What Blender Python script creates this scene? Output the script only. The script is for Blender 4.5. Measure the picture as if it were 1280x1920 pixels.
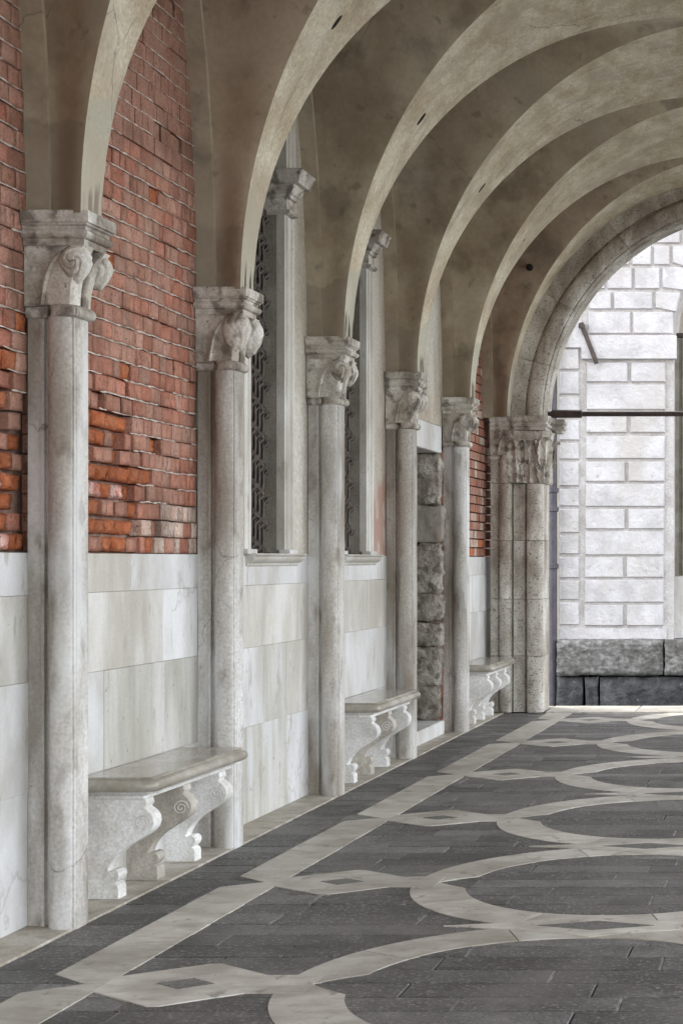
import bpy, bmesh, math, random
from math import sin, cos, pi, radians, sqrt
from mathutils import Vector, noise

# ------------------------------------------------------------------ camera, sky, sun, exposure
scene = bpy.context.scene
for o in list(bpy.data.objects):
    bpy.data.objects.remove(o, do_unlink=True)
COL = scene.collection
EYE, FPX, VX, VY = 1.5, 3100.0, 1515.0, 1050.0      # eye height, focal length and axis in photograph pixels
cam = bpy.data.cameras.new('camera')
cam_o = bpy.data.objects.new('camera', cam)
COL.objects.link(cam_o)
cam.sensor_fit = 'HORIZONTAL'
cam.sensor_width = 36.0
cam.lens = FPX / 1280 * 36.0
cam.shift_x = (640 - VX) / 1280
cam.shift_y = (VY - 960) / 1280
cam.clip_start, cam.clip_end = 0.1, 3000
cam_o.location = (0, 0, EYE)
cam_o.rotation_euler = (radians(90), 0, 0)
scene.camera = cam_o

SUN_EL, SUN_AZ = radians(60), radians(-60)          # veiled sun, beyond the roof on the wall side
world = bpy.data.worlds.new('World')
scene.world = world
world.use_nodes = True
wn = world.node_tree.nodes; wl = world.node_tree.links
bg = wn['Background']
sky = wn.new('ShaderNodeTexSky')
sky.sky_type = 'NISHITA'
sky.sun_disc = False
sky.sun_elevation = SUN_EL
sky.sun_rotation = SUN_AZ
sky.air_density = 1.0
sky.dust_density = 1.0
sky.ozone_density = 1.0
hs = wn.new('ShaderNodeHueSaturation')
hs.inputs['Saturation'].default_value = 0.2         # overcast: the blue mostly veiled
wl.new(sky.outputs[0], hs.inputs['Color'])
wl.new(hs.outputs[0], bg.inputs['Color'])
bg.inputs['Strength'].default_value = 0.15
sl = bpy.data.lights.new('sun', 'SUN')
sl.energy = 0.6
sl.angle = radians(30)
sl.color = (1.0, 0.96, 0.9)
sun = bpy.data.objects.new('sun', sl)
COL.objects.link(sun)
sd = Vector((sin(SUN_AZ) * cos(SUN_EL), cos(SUN_AZ) * cos(SUN_EL), sin(SUN_EL)))
sun.rotation_euler = sd.to_track_quat('Z', 'Y').to_euler()
sun.location = sd * 40
vs = scene.view_settings
vs.view_transform = 'Standard'; vs.look = 'None'; vs.gamma = 1.0; vs.use_curve_mapping = False
vs.exposure = 2.65
scene.cycles.max_bounces = 10
scene.cycles.diffuse_bounces = 6
scene.cycles.use_denoising = True

R = random.Random(7)

# ------------------------------------------------------------------ helpers
def px(x, y, Y):
    """a point of the photograph at depth Y, in metres"""
    return ((x - VX) * Y / FPX, Y, EYE + (VY - y) * Y / FPX)

class MB:
    def __init__(s):
        s.v, s.f = [], []
    def add(s, vs, fs):
        n = len(s.v)
        s.v += [tuple(p) for p in vs]
        s.f += [tuple(i + n for i in f) for f in fs]
        return s
    def box(s, x0, x1, y0, y1, z0, z1):
        return s.add([(x0,y0,z0),(x1,y0,z0),(x1,y1,z0),(x0,y1,z0),(x0,y0,z1),(x1,y0,z1),(x1,y1,z1),(x0,y1,z1)],
                     [(0,3,2,1),(4,5,6,7),(0,1,5,4),(1,2,6,5),(2,3,7,6),(3,0,4,7)])
    def loft(s, rings, cap=True, closed=True):
        n = len(rings[0]); vs = [p for r in rings for p in r]; fs = []
        for i in range(len(rings) - 1):
            for j in range(n if closed else n - 1):
                k = (j + 1) % n
                fs.append((i*n+j, i*n+k, (i+1)*n+k, (i+1)*n+j))
        if cap:
            fs.append(tuple(reversed(range(n)))); fs.append(tuple((len(rings)-1)*n + j for j in range(n)))
        return s.add(vs, fs)
    def prism(s, poly, axis, a, b):
        """poly is a list of 2-D points; axis the extrusion axis"""
        def mk(p, d):
            return {'x': (d, p[0], p[1]), 'y': (p[0], d, p[1]), 'z': (p[0], p[1], d)}[axis]
        return s.loft([[mk(p, a) for p in poly], [mk(p, b) for p in poly]])
    def tube(s, pts, r, n=6):
        rings = []
        for i, p in enumerate(pts):
            a = Vector(pts[max(i-1, 0)]); b = Vector(pts[min(i+1, len(pts)-1)])
            t = (b - a).normalized()
            u = t.cross(Vector((0.3, 1, 0.2))).normalized(); w = t.cross(u)
            rr = r[i] if isinstance(r, (list, tuple)) else r
            rings.append([tuple(Vector(p) + u*cos(2*pi*k/n)*rr + w*sin(2*pi*k/n)*rr) for k in range(n)])
        return s.loft(rings)
    def mesh(s, name, mat, angle=35, smooth=True):
        me = bpy.data.meshes.new(name)
        me.from_pydata(s.v, [], s.f)
        bm = bmesh.new(); bm.from_mesh(me)
        bmesh.ops.recalc_face_normals(bm, faces=bm.faces)
        if smooth:
            for f in bm.faces: f.smooth = True
            for e in bm.edges:
                if len(e.link_faces) == 2 and e.calc_face_angle(0) > radians(angle): e.smooth = False
        bm.to_mesh(me); bm.free()
        if mat: me.materials.append(mat)
        return me

def link(name, data, parent=None, loc=None, rz=0, scale=None):
    o = bpy.data.objects.new(name, data)
    COL.objects.link(o)
    if parent: o.parent = parent
    if loc is not None: o.location = loc
    if rz: o.rotation_euler = (0, 0, rz)
    if scale is not None: o.scale = scale
    return o
def part(name, mb, mat, parent, **kw):
    return link(name, mb.mesh(name, mat, **kw), parent)
def tag(o, label, cat, group=None):
    o['label'] = label; o['category'] = cat
    if group: o['group'] = group
    return o
def thing(name, label, cat, loc=(0,0,0), group=None, rz=0, scale=None):
    return tag(link(name, None, None, loc, rz, scale), label, cat, group)
def struct(o):
    o['kind'] = 'structure'; return o
def stuff(o):
    o['kind'] = 'stuff'; return o

# ------------------------------------------------------------------ materials
def material(name, cols, scale=3.0, stretch=(1,1,1), stain=None, stain_amt=0.5, stain_scale=2.0, stain_stretch=(1,1,0.25), stain_lo=0.48, stain_hi=0.68,
             speck=None, speck_scale=60, speck_lo=0.62, speck_hi=0.7, rough=0.7, bump=0.3, bump_scale=40, bump_dist=0.004, jitter=0.08, spec=0.4,
             detail=7, fine=0.2, bump2=0.0, bump2_scale=8):
    m = bpy.data.materials.new(name); m.use_nodes = True
    nt = m.node_tree; N = nt.nodes; L = nt.links
    b = N['Principled BSDF']
    geo = N.new('ShaderNodeNewGeometry'); oi = N.new('ShaderNodeObjectInfo')
    # world position, shifted per object so that copies do not share one pattern
    off = N.new('ShaderNodeVectorMath'); off.operation = 'SCALE'
    off.inputs[0].default_value = (3.1, 7.7, 5.3); L.new(oi.outputs['Random'], off.inputs['Scale'])
    pos = N.new('ShaderNodeVectorMath'); pos.operation = 'ADD'
    L.new(geo.outputs['Position'], pos.inputs[0]); L.new(off.outputs[0], pos.inputs[1])
    def noise_at(sc, st, det=detail, src=pos, rough_=0.6):
        mp = N.new('ShaderNodeVectorMath'); mp.operation = 'MULTIPLY'; mp.inputs[1].default_value = st
        L.new(src.outputs[0], mp.inputs[0])
        n = N.new('ShaderNodeTexNoise'); n.inputs['Scale'].default_value = sc; n.inputs['Detail'].default_value = det
        n.inputs['Roughness'].default_value = rough_
        L.new(mp.outputs[0], n.inputs['Vector'])
        return n
    n1 = noise_at(scale, stretch)
    cr = N.new('ShaderNodeValToRGB'); L.new(n1.outputs['Fac'], cr.inputs['Fac'])
    el = cr.color_ramp.elements
    el[0].position = 0.37; el[1].position = 0.63
    el[0].color = (*cols[0], 1); el[1].color = (*cols[-1], 1)
    for i, c in enumerate(cols[1:-1]):
        e = el.new(0.37 + 0.26*(i+1)/(len(cols)-1)); e.color = (*c, 1)
    cur = cr.outputs['Color']
    def mix(fac, a, bcol, kind='MIX'):
        mx = N.new('ShaderNodeMixRGB'); mx.blend_type = kind
        if isinstance(fac, float): mx.inputs['Fac'].default_value = fac
        else: L.new(fac, mx.inputs['Fac'])
        L.new(a, mx.inputs['Color1'])
        if isinstance(bcol, tuple): mx.inputs['Color2'].default_value = (*bcol, 1)
        else: L.new(bcol, mx.inputs['Color2'])
        return mx.outputs['Color']
    def ramp(src, lo, hi, top=1.0):
        r = N.new('ShaderNodeMapRange'); r.inputs['From Min'].default_value = lo; r.inputs['From Max'].default_value = hi
        r.inputs['To Max'].default_value = top; r.clamp = True
        L.new(src, r.inputs['Value']); return r.outputs['Result']
    if stain:
        n2 = noise_at(stain_scale, stain_stretch, 8)
        cur = mix(ramp(n2.outputs['Fac'], stain_lo, stain_hi, stain_amt), cur, stain)
    if speck:
        n3 = noise_at(speck_scale, (1, 1, 1), 3)
        cur = mix(ramp(n3.outputs['Fac'], speck_lo, speck_hi, 0.85), cur, speck)
    if fine:
        n4 = noise_at(bump_scale*2.2, (1,1,1), 4)
        v = N.new('ShaderNodeMapRange'); v.inputs['From Min'].default_value = 0.3; v.inputs['From Max'].default_value = 0.7
        v.inputs['To Min'].default_value = 1 - fine; v.inputs['To Max'].default_value = 1 + fine
        L.new(n4.outputs['Fac'], v.inputs['Value'])
        g = N.new('ShaderNodeVectorMath'); g.operation = 'SCALE'; L.new(cur, g.inputs[0]); L.new(v.outputs[0], g.inputs['Scale']); cur = g.outputs[0]
    if jitter:
        v = N.new('ShaderNodeMapRange'); v.inputs['To Min'].default_value = 1 - jitter; v.inputs['To Max'].default_value = 1 + jitter
        L.new(oi.outputs['Random'], v.inputs['Value'])
        g = N.new('ShaderNodeVectorMath'); g.operation = 'SCALE'; L.new(cur, g.inputs[0]); L.new(v.outputs[0], g.inputs['Scale']); cur = g.outputs[0]
    m['_out'] = 0
    L.new(cur, b.inputs['Base Color'])
    rr = N.new('ShaderNodeMapRange'); rr.inputs['To Min'].default_value = max(rough - 0.12, 0.03); rr.inputs['To Max'].default_value = min(rough + 0.12, 1)
    L.new(n1.outputs['Fac'], rr.inputs['Value']); L.new(rr.outputs[0], b.inputs['Roughness'])
    b.inputs['Specular IOR Level'].default_value = spec
    if bump:
        nb = noise_at(bump_scale, (1,1,1), 8, geo if False else pos)
        bp = N.new('ShaderNodeBump'); bp.inputs['Strength'].default_value = bump; bp.inputs['Distance'].default_value = bump_dist
        L.new(nb.outputs['Fac'], bp.inputs['Height'])
        if bump2:
            nb2 = noise_at(bump2_scale, (1,1,1), 5)
            bp2 = N.new('ShaderNodeBump'); bp2.inputs['Strength'].default_value = bump2; bp2.inputs['Distance'].default_value = 0.02
            L.new(nb2.outputs['Fac'], bp2.inputs['Height']); L.new(bp2.outputs[0], bp.inputs['Normal'])
        L.new(bp.outputs[0], b.inputs['Normal'])
    del m['_out']
    return m
def overlay(m, col, build):
    """lay one more coat of colour over a material; build(N, L, position_socket) returns a factor socket"""
    N = m.node_tree.nodes; L = m.node_tree.links; b = N['Principled BSDF']
    src = b.inputs['Base Color'].links[0].from_socket
    geo = N.new('ShaderNodeNewGeometry')
    f = build(N, L, geo.outputs['Position'])
    mx = N.new('ShaderNodeMixRGB'); L.new(f, mx.inputs['Fac']); L.new(src, mx.inputs['Color1'])
    mx.inputs['Color2'].default_value = (*col, 1); L.new(mx.outputs[0], b.inputs['Base Color'])
    return m
def math_node(N, L, op, a, b=None, clamp=False):
    n = N.new('ShaderNodeMath'); n.operation = op; n.use_clamp = clamp
    for i, v in enumerate((a, b)):
        if v is None: continue
        if isinstance(v, (int, float)): n.inputs[i].default_value = v
        else: L.new(v, n.inputs[i])
    return n.outputs[0]
def nz(N, L, p, scale, st=(1,1,1), det=6):
    mp = N.new('ShaderNodeVectorMath'); mp.operation = 'MULTIPLY'; mp.inputs[1].default_value = st; L.new(p, mp.inputs[0])
    n = N.new('ShaderNodeTexNoise'); n.inputs['Scale'].default_value = scale; n.inputs['Detail'].default_value = det
    L.new(mp.outputs[0], n.inputs['Vector']); return n.outputs['Fac']
def step(N, L, v, lo, hi, a=0.0, b=1.0):
    r = N.new('ShaderNodeMapRange'); r.inputs['From Min'].default_value = lo; r.inputs['From Max'].default_value = hi
    r.inputs['To Min'].default_value = a; r.inputs['To Max'].default_value = b; r.clamp = True
    L.new(v, r.inputs['Value']); return r.outputs['Result']
def zof(N, L, p, axis='Z'):
    s = N.new('ShaderNodeSeparateXYZ'); L.new(p, s.inputs[0]); return s.outputs[axis]

def cracks(m, col, scale=.8, width=.006, lo=.5, hi=.6, amt=.8, warp=.35, st=(1,1,1)):
    def build(N, L, p):
        wv = N.new('ShaderNodeTexNoise'); wv.inputs['Scale'].default_value = 3.0; wv.inputs['Detail'].default_value = 6; L.new(p, wv.inputs['Vector'])
        sc = N.new('ShaderNodeVectorMath'); sc.operation = 'SCALE'; sc.inputs['Scale'].default_value = warp; L.new(wv.outputs['Color'], sc.inputs[0])
        ad = N.new('ShaderNodeVectorMath'); ad.operation = 'ADD'; L.new(p, ad.inputs[0]); L.new(sc.outputs[0], ad.inputs[1])
        mu = N.new('ShaderNodeVectorMath'); mu.operation = 'MULTIPLY'; mu.inputs[1].default_value = st; L.new(ad.outputs[0], mu.inputs[0])
        vo = N.new('ShaderNodeTexVoronoi'); vo.feature = 'DISTANCE_TO_EDGE'; vo.inputs['Scale'].default_value = scale; L.new(mu.outputs[0], vo.inputs['Vector'])
        line = step(N, L, vo.outputs['Distance'], width, 0)
        return math_node(N, L, 'MULTIPLY', line, step(N, L, nz(N, L, p, 1.1), lo, hi, 0, amt))
    return overlay(m, col, build)
def patches(m, col, scale, lo, hi, amt, st=(1,1,1)):
    return overlay(m, col, lambda N, L, p: step(N, L, nz(N, L, p, scale, st, 9), lo, hi, 0, amt))
M = {}
M['column'] = material('column_stone', [(.40,.375,.335),(.52,.50,.465),(.66,.65,.635)], 2.2, (1,1,.35), stain=(.25,.225,.195), stain_amt=.8, stain_scale=3.0,
                       stain_stretch=(1.3,1.3,.33), stain_lo=.47, stain_hi=.72, speck=(.24,.21,.175), speck_scale=45, speck_lo=.66, speck_hi=.74, rough=.6, bump=.5, bump_scale=28, bump_dist=.006, jitter=.05)
patches(M['column'], (.20,.165,.125), 1.5, .48, .66, .75, (2.2,2.2,.55))
patches(M['column'], (.16,.125,.09), 7, .56, .68, .55, (1.6,1.6,.8))
patches(M['column'], (.70,.71,.72), 3.0, .52, .64, .6, (1.5,1.5,.35))
cracks(M['column'], (.15,.12,.1), 1.1, .004, .55, .6, .7)
M['capital'] = material('capital_stone', [(.46,.42,.36),(.56,.53,.48),(.66,.64,.60)], 5, stain=(.16,.13,.10), stain_amt=.85, stain_scale=7, stain_stretch=(1,1,.6),
                        stain_lo=.45, stain_hi=.66, speck=(.10,.085,.07), speck_scale=48, speck_lo=.64, speck_hi=.72, rough=.72, bump=.6, bump_scale=40, bump_dist=.006, jitter=.04)
patches(M['capital'], (.11,.09,.07), 11, .54, .64, .75)
M['travertine'] = material('pitted_stone', [(.36,.33,.28),(.52,.49,.44),(.62,.6,.56)], 4, (1,1,.5), stain=(.2,.165,.12), stain_amt=.7, stain_scale=4.5, stain_stretch=(1,1,.5),
                           speck=(.10,.085,.07), speck_scale=60, speck_lo=.58, speck_hi=.7, rough=.7, bump=.8, bump_scale=30, bump_dist=.008, jitter=.04)
patches(M['travertine'], (.17,.135,.10), 2.4, .5, .64, .65, (1.6,1.6,.7))
patches(M['travertine'], (.09,.075,.06), 30, .58, .66, .65, (1,1,1.6))
M['marble_white'] = material('white_marble', [(.52,.51,.49),(.62,.62,.615),(.70,.705,.71)], 2.6, (1,1,.55), stain=(.46,.43,.37), stain_amt=.6, stain_scale=3.4, stain_stretch=(1,1.2,.35),
                             stain_lo=.5, stain_hi=.66, rough=.42, bump=.12, bump_scale=30, bump_dist=.002, jitter=.05, fine=.05)
M['marble_warm'] = material('warm_marble', [(.44,.42,.37),(.54,.52,.475),(.63,.62,.595)], 2.8, (1,1.2,.45), stain=(.40,.38,.33), stain_amt=.6, stain_scale=5, stain_stretch=(1,1.3,.28),
                            stain_lo=.5, stain_hi=.62, speck=(.30,.27,.2), speck_scale=40, speck_lo=.68, speck_hi=.74, rough=.42, bump=.15, bump_scale=30, bump_dist=.002, jitter=.06, fine=.06)
M['marble_grey'] = material('grey_veined_marble', [(.36,.35,.31),(.46,.45,.405),(.56,.55,.52)], 3.0, (1,1.8,.3), stain=(.60,.61,.62), stain_amt=.7, stain_scale=3.2, stain_stretch=(1,1.7,.25),
                            stain_lo=.54, stain_hi=.64, speck=(.22,.2,.16), speck_scale=22, speck_lo=.66, speck_hi=.73, rough=.42, bump=.15, bump_scale=30, bump_dist=.002, jitter=.06, fine=.06)
for k_ in ('marble_white', 'marble_warm', 'marble_grey'):
    patches(M[k_], (.36,.34,.30), 2.1, .56, .68, .45, (1,1,.7))
    patches(M[k_], (.30,.27,.22), 14, .64, .7, .5, (1,1,.3))
    cracks(M[k_], (.34,.32,.29), 1.6, .010, .48, .56, .45, .5, (1,1.4,.35))
M['bench_top'] = material('polished_bench_stone', [(.27,.245,.20),(.35,.325,.275),(.44,.42,.375)], 6, (1,.5,1), stain=(.24,.21,.16), stain_amt=.5, stain_scale=14, stain_stretch=(1,.35,1),
                          rough=.12, bump=.04, bump_scale=30, bump_dist=.002, jitter=.03, spec=.5, fine=.06)
M['bench_leg'] = material('bench_leg_marble', [(.56,.55,.53),(.68,.67,.65),(.76,.76,.75)], 5, stain=(.42,.38,.33), stain_amt=.5, stain_scale=6, stain_stretch=(1,1,.6), rough=.5, bump=.3, bump_scale=35, bump_dist=.003, jitter=.08)
M['bench_leg_dark'] = material('worn_leg_stone', [(.34,.31,.27),(.44,.41,.36),(.52,.49,.45)], 6, stain=(.24,.2,.16), stain_amt=.5, stain_scale=9, rough=.6, bump=.4, bump_scale=35, bump_dist=.003)
M['vault'] = material('vault_plaster', [(.325,.262,.188),(.42,.355,.265),(.51,.45,.35)], 1.6, stain=(.19,.16,.12), stain_amt=.7, stain_scale=2.6, stain_stretch=(1,1,1),
                      stain_lo=.55, stain_hi=.74, rough=.9, bump=.25, bump_scale=14, bump_dist=.006, jitter=.05, spec=.15, fine=.07)
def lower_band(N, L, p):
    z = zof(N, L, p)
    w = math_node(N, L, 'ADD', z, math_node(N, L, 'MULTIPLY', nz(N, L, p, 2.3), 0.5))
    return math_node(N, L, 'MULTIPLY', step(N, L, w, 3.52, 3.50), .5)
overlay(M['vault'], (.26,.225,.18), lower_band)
patches(M['vault'], (.40,.36,.29), 1.3, .56, .6, .45)
patches(M['vault'], (.17,.145,.11), 3.1, .58, .66, .45)
patches(M['vault'], (.14,.12,.095), 9, .64, .7, .4)
patches(M['vault'], (.44,.39,.31), 6, .6, .68, .3, (1,1,.5))
cracks(M['vault'], (.16,.135,.105), .9, .004, .52, .6, .7)
M['rib'] = material('rib_plaster', [(.46,.39,.28),(.56,.50,.385),(.65,.60,.49)], 3.5, (2.2,.9,.6), stain=(.25,.22,.17), stain_amt=.55, stain_scale=5, stain_stretch=(.8,2.6,.45),
                    stain_lo=.55, stain_hi=.72, speck=(.12,.10,.075), speck_scale=16, speck_lo=.71, speck_hi=.75, rough=.85, bump=.3, bump_scale=22, bump_dist=.005, jitter=.05, spec=.2)
def rib_grey(N, L, p):
    z = zof(N, L, p)
    w = math_node(N, L, 'ADD', z, math_node(N, L, 'MULTIPLY', nz(N, L, p, 1.4), .7))
    return math_node(N, L, 'MULTIPLY', step(N, L, w, 3.72, 3.68), .65)
overlay(M['rib'], (.42,.415,.35), rib_grey)
def drips(N, L, p):
    z = zof(N, L, p)
    n = nz(N, L, p, 34, (1,1,.05), 3)
    hgt = math_node(N, L, 'ADD', 2.9, math_node(N, L, 'MULTIPLY', nz(N, L, p, 9, (1,1,.1)), .26))
    m_ = step(N, L, math_node(N, L, 'SUBTRACT', hgt, z), -.02, .03)
    return math_node(N, L, 'MULTIPLY', m_, step(N, L, n, .47, .53, 0, .9))
overlay(M['rib'], (.05,.042,.035), drips)
patches(M['rib'], (.42,.36,.28), 2.2, .53, .6, .5)
cracks(M['rib'], (.2,.17,.13), .7, .004, .52, .58, .8)
M['plaster'] = material('wall_plaster', [(.40,.355,.285),(.50,.465,.40),(.58,.555,.50)], 1.6, (1,1,.5), stain=(.32,.26,.2), stain_amt=.55, stain_scale=2.6, stain_stretch=(1,1,.35),
                        stain_lo=.5, stain_hi=.7, rough=.85, bump=.3, bump_scale=20, bump_dist=.005, jitter=.03, spec=.2)
M['plaster_peeling'] = material('peeling_plaster', [(.42,.37,.31),(.50,.46,.4),(.58,.55,.5)], 1.6, (1,1,.5), stain=(.34,.27,.22), stain_amt=.5, stain_scale=2.6, stain_stretch=(1,1,.35),
                                rough=.85, bump=.4, bump_scale=20, bump_dist=.005, jitter=.03, spec=.2)
def peel(N, L, p):
    z = zof(N, L, p)
    w = math_node(N, L, 'ADD', z, math_node(N, L, 'MULTIPLY', nz(N, L, p, 7, (1,1,.6)), .55))
    return math_node(N, L, 'MULTIPLY', step(N, L, w, 2.42, 2.30), .8)
overlay(M['plaster_peeling'], (.37,.22,.175), peel)
patches(M['plaster_peeling'], (.5,.46,.41), 9, .5, .6, .6, (1,1,.7))
def brickmat(name, c, stain, sa=.5, bump=.6):
    return material(name, c, 14, (1,1,.8), stain=stain, stain_amt=sa, stain_scale=8, stain_stretch=(1,1,.5), stain_lo=.45, stain_hi=.65, speck=(.17,.095,.07), speck_scale=60,
                    speck_lo=.58, speck_hi=.68, fine=.28, rough=.9, bump=bump, bump_scale=55, bump_dist=.006, jitter=.2, spec=.15, bump2=.5, bump2_scale=16)
M['brick_red'] = brickmat('red_brick', [(.31,.13,.088),(.37,.155,.108),(.43,.195,.14)], (.39,.23,.175))
M['brick_dusty'] = brickmat('dusty_brick', [(.33,.17,.125),(.385,.205,.155),(.43,.245,.19)], (.41,.27,.21), .6)
M['brick_brown'] = brickmat('brown_brick', [(.27,.13,.09),(.34,.165,.118),(.40,.21,.155)], (.34,.21,.16), .5)
M['brick_orange'] = brickmat('eroded_orange_brick', [(.33,.095,.038),(.38,.125,.055),(.42,.17,.09)], (.25,.085,.05), .4, 1.0)
M['brick_salt'] = brickmat('salt_bloomed_brick', [(.40,.14,.09),(.46,.21,.16),(.60,.46,.42)], (.66,.56,.53), .6, .9)
M['brick_pale'] = brickmat('pale_limed_brick', [(.44,.30,.24),(.50,.37,.31),(.56,.45,.38)], (.56,.48,.41), .6)
for k_ in ('red', 'dusty', 'brown', 'pale'):
    patches(M['brick_'+k_], (.40,.255,.195), 2.2, .52, .66, .45)
    patches(M['brick_'+k_], (.15,.085,.06), 3.2, .56, .68, .5)
    patches(M['brick_'+k_], (.13,.08,.06), 30, .6, .68, .6, (1,1,.5))
M['mortar'] = material('mortar', [(.42,.36,.31),(.53,.47,.42),(.64,.59,.54)], 20, stain=(.3,.2,.16), stain_amt=.5, stain_scale=7, rough=.95, bump=.6, bump_scale=60, bump_dist=.004, spec=.1)
M['mortar_back'] = material('mortar_bed', [(.24,.15,.12),(.30,.2,.165),(.36,.27,.22)], 16, rough=.95, bump=.5, bump_scale=50, spec=.1)
M['iron'] = material('dark_iron', [(.05,.04,.034),(.08,.064,.055),(.125,.098,.08)], 22, rough=.62, bump=.4, bump_scale=60, bump_dist=.002, spec=.5)
M['iron_rust'] = material('brown_painted_iron', [(.035,.024,.02),(.05,.034,.03),(.075,.05,.042)], 15, rough=.5, bump=.25, bump_scale=50, bump_dist=.002, spec=.5)
M['reveal'] = material('grey_rendered_reveal', [(.20,.185,.155),(.25,.235,.20),(.31,.29,.25)], 5, stain=(.13,.12,.1), stain_amt=.5, stain_scale=5, rough=.9, bump=.7, bump_scale=60, bump_dist=.006, spec=.15)
def slabmat(name, a, b, c, rough=.55):
    return material(name, [a, b, c], 6, (1,1,1), stain=(.045,.043,.04), stain_amt=.5, stain_scale=4.5, stain_stretch=(1,1,1), stain_lo=.5, stain_hi=.66,
                    speck=(.27,.262,.25), speck_scale=62, speck_lo=.54, speck_hi=.66, rough=rough, bump=.8, bump_scale=48, bump_dist=.006, jitter=.15, spec=.4, fine=.42)
M['slab_a'] = slabmat('dark_trachyte', (.062,.06,.057), (.085,.083,.08), (.115,.113,.109))
M['slab_b'] = slabmat('mid_trachyte', (.085,.083,.08), (.112,.11,.106), (.15,.147,.142), .5)
M['slab_c'] = slabmat('pale_trachyte', (.115,.113,.11), (.15,.148,.144), (.19,.187,.18), .5)
for k_ in ('slab_a', 'slab_b', 'slab_c'):
    patches(M[k_], (.175,.168,.155), 1.7, .5, .66, .55, (1,1,1))
    patches(M[k_], (.04,.038,.036), 2.7, .54, .68, .55, (1,1,1))
    patches(M[k_], (.26,.25,.235), 26, .63, .7, .5)
M['joint'] = material('joint_grit', [(.04,.038,.035),(.06,.057,.053)], 10, rough=.95, bump=.5)
M['joint_pale'] = material('pale_joint_mortar', [(.14,.135,.125),(.34,.33,.31)], 10, rough=.9, bump=.4)
M['inlay'] = material('pale_floor_stone', [(.40,.375,.325),(.49,.465,.415),(.58,.56,.51)], 3, (1,1.2,1), stain=(.29,.26,.21), stain_amt=.6, stain_scale=6, stain_stretch=(1,2.5,1), stain_lo=.5, stain_hi=.66,
                      speck=(.17,.15,.12), speck_scale=28, speck_lo=.68, speck_hi=.74, rough=.45, bump=.2, bump_scale=30, bump_dist=.003, jitter=.13, fine=.07)
patches(M['inlay'], (.27,.24,.195), 3.0, .5, .64, .55)
patches(M['inlay'], (.56,.54,.50), 4.3, .55, .66, .5)
patches(M['inlay'], (.17,.15,.12), 13, .62, .68, .6, (1,.6,1))
M['strip'] = material('wall_foot_stone', [(.34,.30,.24),(.42,.39,.33),(.5,.47,.42)], 4, stain=(.22,.19,.14), stain_amt=.6, stain_scale=8, stain_lo=.5, stain_hi=.64, rough=.55, bump=.3, bump_scale=35)
M['istrian'] = material('white_istrian_stone', [(.47,.455,.46),(.555,.54,.55),(.62,.605,.62)], 3, stain=(.56,.52,.48), stain_amt=.4, stain_scale=3, stain_stretch=(1,1,.4), rough=.8, bump=.8, bump_scale=16, bump_dist=.025, jitter=.04, spec=.2, fine=.04)
patches(M['istrian'], (.46,.42,.38), 1.2, .54, .68, .5, (1,1,.4))
patches(M['istrian'], (.35,.33,.3), 9, .64, .7, .5)
M['istrian_joint'] = material('stained_joint_stone', [(.42,.39,.375),(.50,.475,.46),(.57,.55,.54)], 4, rough=.85, bump=.4, bump_scale=16, bump_dist=.01, spec=.2)
M['quay'] = material('weathered_quay_stone', [(.09,.085,.08),(.165,.16,.15),(.27,.26,.25)], 9, (1,1,1.6), stain=(.06,.055,.05), stain_amt=.8, stain_scale=5, stain_stretch=(1,1,.7), rough=.8, bump=1, bump_scale=12, bump_dist=.03, jitter=.1)
M['quay_wet'] = material('wet_dark_quay_stone', [(.018,.018,.02),(.035,.035,.036),(.07,.07,.07)], 6, speck=(.2,.2,.18), speck_scale=9, speck_lo=.68, speck_hi=.73, rough=.35, bump=1, bump_scale=12, bump_dist=.03)
M['jamb'] = material('rough_door_stone', [(.24,.215,.18),(.34,.31,.265),(.44,.41,.365)], 8, stain=(.14,.12,.095), stain_amt=.7, stain_scale=9, stain_stretch=(1,1,1), rough=.9, bump=1, bump_scale=22, bump_dist=.03, jitter=.12, spec=.2)
patches(M['jamb'], (.12,.105,.085), 12, .54, .62, .7)
M['ground'] = material('paved_ground', [(.28,.27,.25),(.36,.35,.33)], 1.5, rough=.8, bump=.3, bump_scale=10)
M['water'] = material('canal_water', [(.012,.022,.02),(.02,.035,.03)], .5, rough=.15, bump=.5, bump_scale=1.6, bump_dist=.05, jitter=0, fine=0, spec=.5)
M['wood'] = material('old_door_wood', [(.05,.04,.03),(.08,.065,.05)], 8, (1,1,.1), rough=.7, bump=.4)
M['hole'] = material('painted_dark', [(.01,.009,.008),(.014,.012,.01)], 8, rough=.95, bump=0)  # near-black painted in for the darkness inside holes and window openings
M['pipe'] = material('dark_painted_pipe', [(.05,.045,.055),(.07,.062,.075),(.085,.075,.09)], 8, rough=.5, bump=.2)
M['upper'] = material('upper_storey_render', [(.4,.37,.32),(.48,.45,.4)], 2, rough=.9, bump=.2)

# ------------------------------------------------------------------ layout (metres; x across, y along the walk, z up)
WALL = -3.18
XC = -0.65                       # axis of the vault
COLY = [6.76, 8.636, 10.537, 12.49, 14.43]
RIBY = [-8.4, -6.5, -4.6, -2.7, -.85, 1.05, 2.98, 4.88] + COLY + [16.2]  # bays behind the viewer are unseen, added to cut light from there
ZC, RR, RZ = 2.902, 2.28, 2.36   # springing, half span and rise of the vault
ENDY = 16.3
CAPTOP = 2.915

# ------------------------------------------------------------------ large structure: ground, water
g = MB().box(-150, 200, -200, 16.92, -3.0, -.06)
struct(part('ground', g, M['ground'], None))
g2 = MB().box(-150, 200, 24.35, 900, -3.0, .30)
struct(part('far_ground', g2, M['ground'], None))
w = MB().add([(-300,-300,-1.1),(300,-300,-1.1),(300,1500,-1.1),(-300,1500,-1.1)], [(0,1,2,3)])
struct(part('water', w, M['water'], None))

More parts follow.
